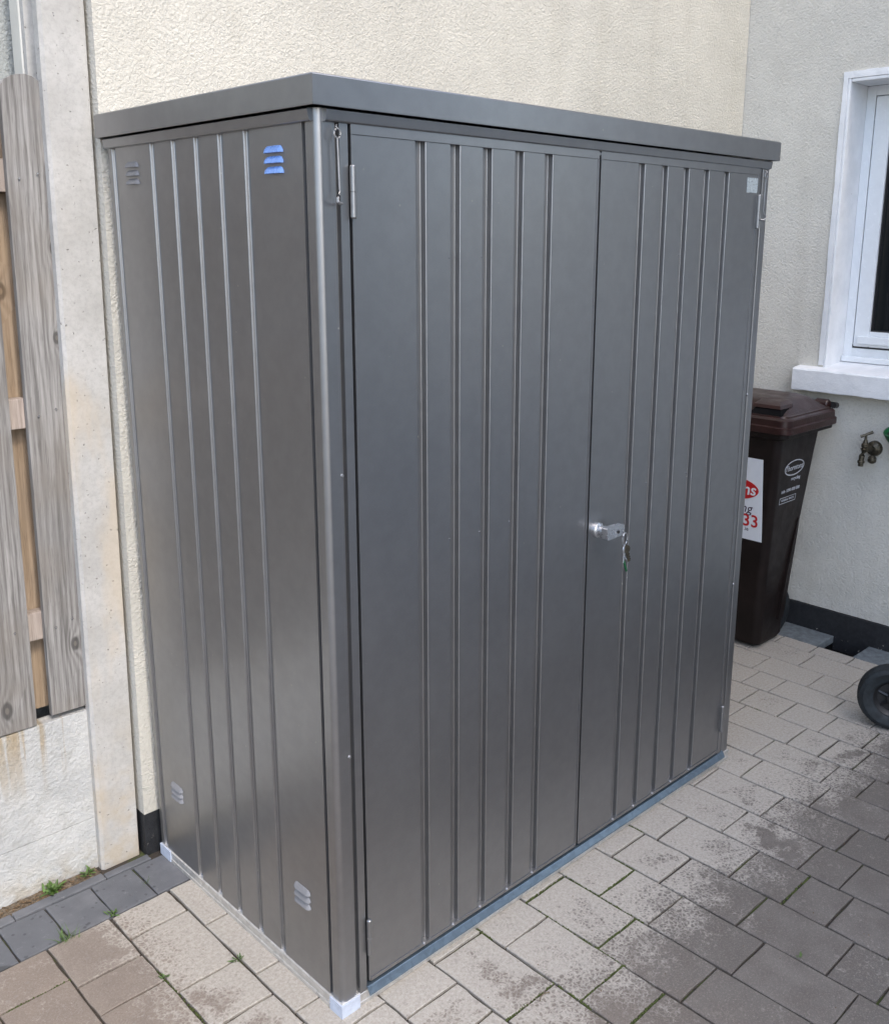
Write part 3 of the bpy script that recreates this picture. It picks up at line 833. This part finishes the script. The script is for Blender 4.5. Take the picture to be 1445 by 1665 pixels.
# louvred vents
def louvre(bm, y, z, out, w, h, drop):
    """hood pressed out of the side wall, open below; out = protrusion"""
    n = 14; x = IN
    top = []; lip = []
    for k in range(n+1):
        s = -1 + 2*k/n; e = (1 - abs(s)**9)
        yy = y + s*w/2
        top.append(bm.verts.new((x + .0006, yy, z + h*(.35 + .65*e))))
        lip.append(bm.verts.new((x - out*e, yy, z)))
    mid = [bm.verts.new((x - out*.72*(1 - abs(-1 + 2*k/n)**9), y + (-1 + 2*k/n)*w/2, z + h*.42*(1 - abs(-1+2*k/n)**9) + h*.1)) for k in range(n+1)]
    back = [bm.verts.new((x + .0006, y + (-1 + 2*k/n)*w/2, z)) for k in range(n+1)]
    for k in range(n):
        bm.faces.new((top[k], top[k+1], mid[k+1], mid[k])); bm.faces.new((mid[k], mid[k+1], lip[k+1], lip[k]))
        bm.faces.new((lip[k], lip[k+1], back[k+1], back[k]))
for y, zs, m, lab in ((.131, (1.720, 1.7025, 1.685), 'bluefilm', 'blue vent louvre near the front corner'), (.671, (1.720, 1.7025, 1.685), 'film_grey', None), (.671, (.236, .2215, .207), 'louvre_skylit', None), (.133, (.234, .2175, .201), 'louvre_skylit', None)):
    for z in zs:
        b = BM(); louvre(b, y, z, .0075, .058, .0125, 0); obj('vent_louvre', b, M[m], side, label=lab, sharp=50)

# key bunch hanging from the lever
keys = thing('key_bunch', 'small bunch of keys with a green tag hanging from the chrome lock handle', 'keys', (hx0 + .046, YF - .045, hz - .006))
bm = BM()
tube(bm, [(.0115*math.cos(R(a)), -.002 + .003*math.cos(R(a)), -.013 + .0125*math.sin(R(a))) for a in range(0, 361, 20)], .0011, 6, False)
obj('ring', bm, M['chrome'], keys)
def key(rot, dz, yaw):
    b = BM()
    lathe(b, [(0, -.0011), (.0085, -.0011), (.0085, .0011), (0, .0011)], (0, 0, -.008), (0, 1, 0), 14)
    box(b, -.0028, .0028, -.0009, .0009, -.036, -.015)
    for q in (-.022, -.028, -.033): box(b, .0024, .0046, -.0008, .0008, q, q + .003)
    o = obj('key', b, M['brass'] if dz else M['chrome'], keys, (0, -.003 - dz*.4, -.026)); o.rotation_euler = (0, rot, yaw)
key(.10, 0, .25); key(-.28, .004, -.3)
b = BM(); box(b, -.002, .002, -.0015, .0015, -.026, 0, .0008)
o = obj('tag', b, M['green'], keys, (-.003, -.004, -.058)); o.rotation_euler = (0, -.42, 0)
b = BM(); box(b, -.0075, .0075, -.001, .001, -.003, .0005, .0006)
o = obj('clip', b, M['chrome'], keys, (.001, -.005, -.052)); o.rotation_euler = (0, .7, 0)
keys.scale = (1.22, 1.22, 1.22)

# ------------------------------------------------------------------ brown wheelie bin
bin_ = thing('wheelie_bin', 'dark brown wheelie bin with a white sticker behind the shed', 'bin', (2.205, .25, 0))
Lx, Ly = .405, .480
bm = BM()
def rs(x0, x1, y0, y1, z, r=.03): return rrect(x0, x1, y0, y1, r, 5), z
loft(bm, [rs(.115, .300, .115, .375, .012, .03), rs(.100, .308, .105, .385, .03, .035), rs(.095, .310, .103, .387, .20, .035), rs(.060, .325, .072, .425, .52, .034), rs(.028, .340, .046, .450, .80, .032), rs(.022, .345, .040, .455, .865, .03), rs(.004, .395, .010, .472, .878, .03), rs(.004, .398, .008, .474, .898, .03)])
body = obj('body', bm, M['bin'], bin_, sharp=40)
# raised rib on the side wall
bm = BM()
loft(bm, [([(.235, .095), (.275, .095), (.275, .12), (.235, .12)], .10), ([(.268, .0720), (.288, .0720), (.288, .09), (.268, .09)], .45), ([(.280, .0680), (.286, .0680), (.286, .09), (.280, .09)], .52)])
obj('rib', bm, M['bin'], bin_)
bm = BM()
loft(bm, [rs(0, Lx, 0, Ly, .893, .038), rs(-.004, Lx + .003, -.004, Ly + .004, .896, .04), rs(-.004, Lx + .003, -.004, Ly + .004, .918, .04), rs(.003, Lx - .002, .003, Ly - .003, .922, .036),
          rs(.004, Lx - .004, .004, Ly - .004, .944, .036), rs(.010, Lx - .006, .010, Ly - .010, .949, .034), rs(.022, Lx - .012, .022, Ly - .022, .951, .034),
          rs(.024, Lx - .014, .024, Ly - .024, .956, .034), rs(.034, Lx - .020, .034, Ly - .034, .958, .04),
          rs(.085, Lx - .050, .085, Ly - .085, .992, .05), rs(.115, Lx - .070, .115, Ly - .115, 1.001, .05), rs(.16, Lx - .12, .16, Ly - .16, 1.005, .03)])
lid = obj('lid', bm, M['lid'], bin_, sharp=30)
# the grip scoop in the front of the lid
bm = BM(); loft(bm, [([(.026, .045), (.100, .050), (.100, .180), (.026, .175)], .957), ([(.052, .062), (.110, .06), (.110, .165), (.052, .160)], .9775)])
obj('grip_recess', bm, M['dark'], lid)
bm = BM(); loft(bm, [([(.046, .060), (.14, .060), (.14, .19), (.046, .172)], .9785), ([(.052, .064), (.15, .066), (.15, .19), (.052, .170)], .990), ([(.085, .085), (.16, .09), (.16, .19), (.085, .165)], 1.0005)])
obj('grip', bm, M['lid'], lid, sharp=25)
for y in (.075, .405):
    b = BM(); lathe(b, [(0, 0), (.018, .001), (.0215, .006), (.0215, .050), (.018, .055), (0, .056)], (Lx + .004, y - .028, .958), (0, 1, 0), 16)
    obj('hinge_knuckle', b, M['lid'], lid)
bm = BM(); tube(bm, [(Lx + .006, .03, .958), (Lx + .030, .03, .955), (Lx + .034, .06, .955), (Lx + .034, .42, .955), (Lx + .030, .45, .955), (Lx + .006, .45, .958)], .012, 10)
obj('handle_bar', bm, M['black_plastic'], bin_)
for y in (.150, .300):
    b = BM(); lathe(b, [(0, 0), (.03, 0), (.075, .004), (.095, .008), (.099, .014), (.099, .036), (.095, .042), (.075, .046), (.03, .05), (0, .05)], (.315, y - .02, .099), (0, 1, 0), 24)
    obj('wheel', b, M['rubber'], bin_)

# printing on the bin: front faces -x, side faces -y
def side_m(x, z, lean=0.0):       # on the -y side face (leans with the taper)
    zz = (z - .20)/(.865 - .20); y = .103 + (.040 - .103)*zz
    return Matrix.Translation((x, y - .0022, z)) @ Matrix.Rotation(R(90) + .095, 4, 'X')
def front_m(y, z):
    zz = (z - .20)/(.865 - .20); xx = .095 + (.024 - .095)*zz
    return Matrix.Translation((xx - .0035, y, z)) @ Matrix.Rotation(R(-90), 4, 'Z') @ Matrix.Rotation(R(90) + .107, 4, 'X')
def ellipse_ring(a, b, w, n=40, depth=.0006):
    bm = BM(); o = []; i = []
    for k in range(n):
        c, s = math.cos(2*math.pi*k/n), math.sin(2*math.pi*k/n)
        o.append((a*c, b*s)); i.append(((a-w)*c, (b-w)*s))
    for z in (0, depth):
        pass
    O = [bm.verts.new((x, y, depth)) for x, y in o]; I = [bm.verts.new((x, y, depth)) for x, y in i]
    O2 = [bm.verts.new((x, y, 0)) for x, y in o]; I2 = [bm.verts.new((x, y, 0)) for x, y in i]
    for k in range(n):
        j = (k+1) % n
        bm.faces.new((O[k], O[j], I[j], I[k])); bm.faces.new((O2[k], O2[j], O[j], O[k])); bm.faces.new((I[k], I[j], I2[j], I2[k]))
    return bm
def ellipse_disc(a, b, n=40, depth=.0006):
    bm = BM(); prism(bm, [(a*math.cos(2*math.pi*k/n), b*math.sin(2*math.pi*k/n)) for k in range(n)], 'z', 0, depth); return bm
def place(name, bm, mtx, m):
    bmesh.ops.transform(bm, matrix=mtx, verts=bm.verts); return obj(name, bm, m, bin_)
SX = .172
place('logo_ring', ellipse_ring(.075, .031, .0042), side_m(SX, .745), M['silver_print'])
obj('lettering', text_bm('Thorntons', .032, side_m(SX, .745)), M['silver_print'], bin_)
obj('lettering', text_bm('recycling', .020, side_m(SX + .025, .700)), M['silver_print'], bin_)
obj('lettering', text_bm('Info 1890 000 000', .019, side_m(SX, .656)), M['silver_print'], bin_)
b = BM()
for (x0, x1, y0, y1) in ((-.062, .062, .0105, .0125), (-.062, .062, -.0125, -.0105), (-.062, -.060, -.0105, .0105), (.060, .062, -.0105, .0105)): box(b, x0, x1, y0, y1, 0, .0006)
place('logo_frame', b, side_m(SX - .012, .620), M['silver_print'])
obj('lettering', text_bm('GENERAL WASTE', .0125, side_m(SX - .012, .620)), M['silver_print'], bin_)
b = BM(); box(b, -.165, .165, -.165, .165, -.001, .001)
place('sticker', b, front_m(.268, .622), M['sticker'])
def fm(dy, z, lift=.0014): return front_m(.268 - dy, z - .028) @ Matrix.Translation((0, 0, lift))
place('sticker_oval', ellipse_disc(.150, .050), fm(0, .688), M['red'])
obj('lettering', text_bm('Thorntons', .064, fm(0, .688, .0024), shear=.15, bold=.0008), M['sticker'], bin_)
obj('lettering', text_bm('recycling', .052, fm(.122, .612), shear=.25, align='RIGHT'), M['ink'], bin_)
obj('lettering', text_bm('33', .070, fm(.152, .562), align='RIGHT', bold=.0008), M['red'], bin_)
obj('lettering', text_bm('.ie', .022, fm(.110, .528), align='RIGHT'), M['ink'], bin_)

# ------------------------------------------------------------------ tap and green holder on the right wall
tap = thing('outdoor_tap', 'old brass garden tap on the right-hand wall under the sill', 'tap', (WX, .145, .803))
bm = BM()
lathe(bm, [(0, -.026), (.013, -.026), (.018, -.022), (.027, -.016), (.030, -.008), (.031, 0)], (0, -.012, -.004), (1, 0, 0), 22)
obj('wall_plate', bm, M['brass'], tap)
bm = BM()
tube(bm, [(-.02, -.008, -.004), (-.048, .002, 0), (-.060, .006, -.006), (-.064, .008, -.026), (-.066, .009, -.046)], [.011, .012, .0135, .011, .010], 12)
lathe(bm, [(.0115, 0), (.0135, .002), (.0135, .009), (.010, .010), (.010, .022), (0, .022)], (-.066, .009, -.046), (0, 0, -1), 14)
lathe(bm, [(.0125, 0), (.0145, .002), (.0145, .012), (.010, .016), (.0075, .026), (.005, .03), (.0045, .048)], (-.054, .004, .006), (0, 0, 1), 12)
obj('spout', bm, M['brass'], tap)
bm = BM(); tube(bm, [(-.066, .020, .046), (-.054, .004, .055), (-.040, -.016, .066)], [.0058, .005, .0062], 10); obj('lever', bm, M['brass'], tap)
bm = BM(); lathe(bm, [(0, 0), (.014, .002), (.017, .008), (.016, .020), (.009, .026), (0, .027)], (-.030, -.018, -.034), (-.5, -.2, -.4), 14); obj('hose_collar', bm, M['brass'], tap)
gh = thing('funnel_holder', 'green plastic funnel-shaped holder on the wall at the right edge, beside the tap', 'holder', (2.60, .006, .880))
bm = BM(); lathe(bm, [(.018, -.085), (.052, 0), (.056, .024), (.050, .025), (.046, .002), (.012, -.08), (0, -.08)], (0, 0, 0), (-.34, .16, .92), 28)
obj('funnel', bm, M['green'], gh)
bm = BM(); lathe(bm, [(0, .010), (.0475, .0101)], (0, 0, 0), (-.34, .16, .92), 28); obj('inside', bm, M['black_plastic'], gh)
bm = BM(); box(bm, -.004, .089, -.012, .012, -.045, -.005, .003); obj('bracket', bm, M['green'], gh)

# ------------------------------------------------------------------ hose cart: only a wheel of it shows
cart = thing('hand_trolley', 'black-tyred trolley wheel standing on the pavers at the right edge', 'trolley', (2.063, -.272, 0))
ax = Vector((-.93, -.36, 0)).normalized()
wr = .112
def wheel(c):
    b = BM()
    prof = [(.062, -.024), (.074, -.032), (.092, -.034), (.104, -.028), (wr, -.012), (wr + .0005, 0), (wr, .012), (.104, .028), (.092, .034), (.074, .032), (.062, .024)]
    lathe(b, prof + [prof[0]], c, ax, 40)
    ty = obj('tyre', b, M['rubber'], cart)
    b = BM()
    for k in range(36):
        a = 2*math.pi*k/36; up = Vector((0,0,1)); side_ = ax.cross(up)
        r0 = Vector(c) + (side_*math.cos(a) + up*math.sin(a))*(wr - .0045)
        rd = (side_*math.cos(a) + up*math.sin(a)); tg = rd.cross(ax)
        for sgn in (-1, 1):
            q = [r0 + ax*sgn*.004 + tg*.004 - rd*.002, r0 + ax*sgn*.022 + tg*.007 - rd*.004, r0 + ax*sgn*.022 + tg*.002 - rd*.004, r0 + ax*sgn*.004 - tg*.001 - rd*.002]
            top = [p + rd*.005 for p in q]
            A = [b.verts.new(p) for p in q]; B = [b.verts.new(p) for p in top]
            b.faces.new(B)
            for i in range(4): b.faces.new((A[i], A[(i+1) % 4], B[(i+1) % 4], B[i]))
    obj('tread', b, M['rubber'], ty)
    b = BM()
    lathe(b, [(.063, -.020), (.060, -.022), (.056, -.012), (.050, -.008), (.050, .008), (.063, .02)], c, ax, 32)
    lathe(b, [(.018, -.026), (.020, -.024), (.020, .024), (.018, .026)], c, ax, 18)
    lathe(b, [(0, .027), (.010, .027), (.018, .0255)], c, ax, 18)
    lathe(b, [(0, -.004), (.055, -.004), (.055, .004), (0, .004)], c, ax, 24)
    for k in range(6):
        a = 2*math.pi*k/6 + .3; up = Vector((0,0,1)); sd = ax.cross(up); rd = sd*math.cos(a) + up*math.sin(a)
        tube(b, [Vector(c) + rd*.016 + ax*.010, Vector(c) + rd*.054 + ax*.003], [.007, .0055], 6)
    obj('rim', b, M['black_plastic'], cart)
wheel((0, 0, wr)); w2 = Vector((0, 0, wr)) - ax*.46 if False else Vector((0, 0, wr)) - ax*.20
b = BM(); tube(b, [Vector((0, 0, wr)) + ax*.005, w2 - ax*.005], .008, 10); obj('axle', b, M['black_plastic'], cart)
b = BM()
e = Vector((.36, -.93, 0))
for f in (.10, .36):
    p0 = Vector((0, 0, wr)) - ax*f; tube(b, [p0, p0 + Vector((.10, -.25, .10)), p0 + Vector((.24, -.62, .72))], .011, 10)
obj('frame', b, M['black_plastic'], cart)
bm = BM()
lathe(bm, [(0, 0), (.007, .001), (.010, .004), (.006, .008), (0, .0085)], (0, 0, 0), (0, 0, 1), 10)
tag(obj('pebble', bm, M['pebble'], None, (2.448, -.055, .001)), 'small white pebble on the paving behind the black wheel', 'pebble')

bm = BM(); tube(bm, [(-.016, -.004, .002), (-.006, .003, .0025), (.006, .004, .0022), (.017, -.002, .0018)], [.0011, .0013, .0012, .0008], 6)
tag(obj('twig', bm, M['soil'], None, (.345, -.250, 0)), 'thin curved brown twig lying on the pavers in front of the shed', 'twig')

# ------------------------------------------------------------------ weeds and moss
def weed(name, x, y, n, size, label, grass=False, z=0.0):
    b = BM()
    for k in range(n):
        a = random.uniform(0, 2*math.pi); l = size*random.uniform(.5, 1.1); w = l*(.07 if grass else .30)
        lean = random.uniform(.5, 1.25) if not grass else random.uniform(.25, 1.1)
        ox, oy = random.gauss(0, size*.28), random.gauss(0, size*.14)
        d = Vector((math.cos(a), math.sin(a), 0)); s_ = Vector((-math.sin(a), math.cos(a), 0))
        base = Vector((ox, oy, 0)); pts = []
        for t_ in (0, .35, .7, 1):
            c_ = base + d*l*t_*math.sin(lean) + Vector((0,0,1))*(l*t_*math.cos(lean) - l*.25*t_*t_*math.sin(lean))
            ww = w*(.25 + 2.1*t_*(1-t_)) if not grass else w*(1 - t_*.9)
            pts.append((c_ - s_*ww/2, c_ + s_*ww/2, c_ - Vector((0,0,ww*.22))))
        for i in range(3):
            A, B = pts[i], pts[i+1]
            va = [b.verts.new(v) for v in (A[0], A[2], B[2], B[0])]; b.faces.new(va)
            vb = [b.verts.new(v) for v in (A[2], A[1], B[1], B[2])]; b.faces.new(vb)
    return tag(obj(name, b, M['leaf'], None, (x, y, z), sharp=80), label, 'weed', 'small weeds in the joints')
weed('weed', -.265, .826, 34, .034, 'largest leafy green weed at the foot of the white gravel board')
weed('weed', -.178, .830, 18, .026, 'small leafy weed at the foot of the concrete post')
weed('weed', -.313, .632, 30, .040, 'tuft of grass in the joint at the left between charcoal and brown pavers', True)
weed('weed', -.196, .640, 14, .018, 'tiny weed at the corner of the charcoal paver in the middle of the border row')
weed('weed', -.208, .363, 12, .014, 'tiny weed where four brown pavers meet, left of the shed')
weed('weed', -.064, .300, 14, .015, 'tiny yellowish weed in the pale pavers close to the shed side')
weed('weed', -.088, .690, 7, .020, 'thin grass blades between the last two charcoal pavers', True)
weed('weed', .852, -.575, 8, .012, 'tiny weed in a joint of the grey pavers at the lower right')

b = BM()
for k in range(150):
    x_, y_ = random.uniform(-.62, -.152), random.uniform(.810, .846); r = random.uniform(.0015, .0042); a_ = random.uniform(0, 3.1)
    dx_, dy_ = r*math.cos(a_), r*math.sin(a_); z_ = random.uniform(-.001, .003)
    q = [b.verts.new((x_ + sx*dx_*1.6 - sy*dy_*.7, y_ + sx*dy_*1.6 + sy*dx_*.7, z_ + random.uniform(0, .0018))) for sx, sy in ((-1,-1),(1,-1),(1,1),(-1,1))]
    b.faces.new(q)
for k in range(170):
    x_, y_ = random.uniform(-.5, 2.2), random.uniform(-.9, .6)
    if -.02 < x_ < 1.52 and y_ > -.03: continue
    r = random.uniform(.0008, .0022); c0 = b.verts.new((x_, y_, r*1.2)); rg = [b.verts.new((x_ + r*math.cos(t_)*random.uniform(.7, 1.3), y_ + r*math.sin(t_), .0)) for t_ in (0, 1.6, 3.1, 4.7)]
    for i in range(4): b.faces.new((rg[i], rg[(i+1) % 4], c0))
lit = obj('litter', b, plain('dry_leaf_litter', (.13, .085, .045), .9, 0, .6, 300), None, sharp=80); lit['kind'] = 'stuff'

def moss_run(segs):
    b = BM()
    for (xa, ya, xb, yb, dens) in segs:
        L = math.hypot(xb-xa, yb-ya)
        for k in range(int(L*dens)):
            t_ = random.random(); c_ = Vector((xa + (xb-xa)*t_ + random.gauss(0, .0012), ya + (yb-ya)*t_ + random.gauss(0, .0012), random.uniform(-.005, -.001)))
            r = random.uniform(.0015, .0036)
            top = b.verts.new(c_ + Vector((0, 0, r*.9))); rg = [b.verts.new(c_ + Vector((r*math.cos(a_), r*math.sin(a_), -r*.2))) for a_ in (0, 1.26, 2.51, 3.77, 5.03)]
            for i in range(5): b.faces.new((rg[i], rg[(i+1) % 5], top))
    o = obj('moss', b, M['moss'], None, sharp=80); o['kind'] = 'stuff'
    return o
moss_run([(.837, -.06, .837, -.13, 700), (.837, -.127, .69, -.127, 900), (.69, -.02, .69, -.26, 500), (.69, -.24, .543, -.24, 900), (.543, -.05, .543, -.32, 550), (.69, -.018, .543, -.018, 800),
          (.543, -.312, .392, -.312, 900), (.392, .0, .392, -.05, 900), (.392, -.237, .242, -.237, 700), (.543, -.424, .392, -.424, 800), (.987, .0, .987, -.05, 900), (-.21, .20, -.10, .305, 0),
          (-.357, .505, -.505, .505, 400), (-.208, .15, -.208, .40, 250), (1.14, -.455, .987, -.455, 500), (.393, -.25, .393, -.34, 500), (1.863, .145, 1.863, .09, 800)])
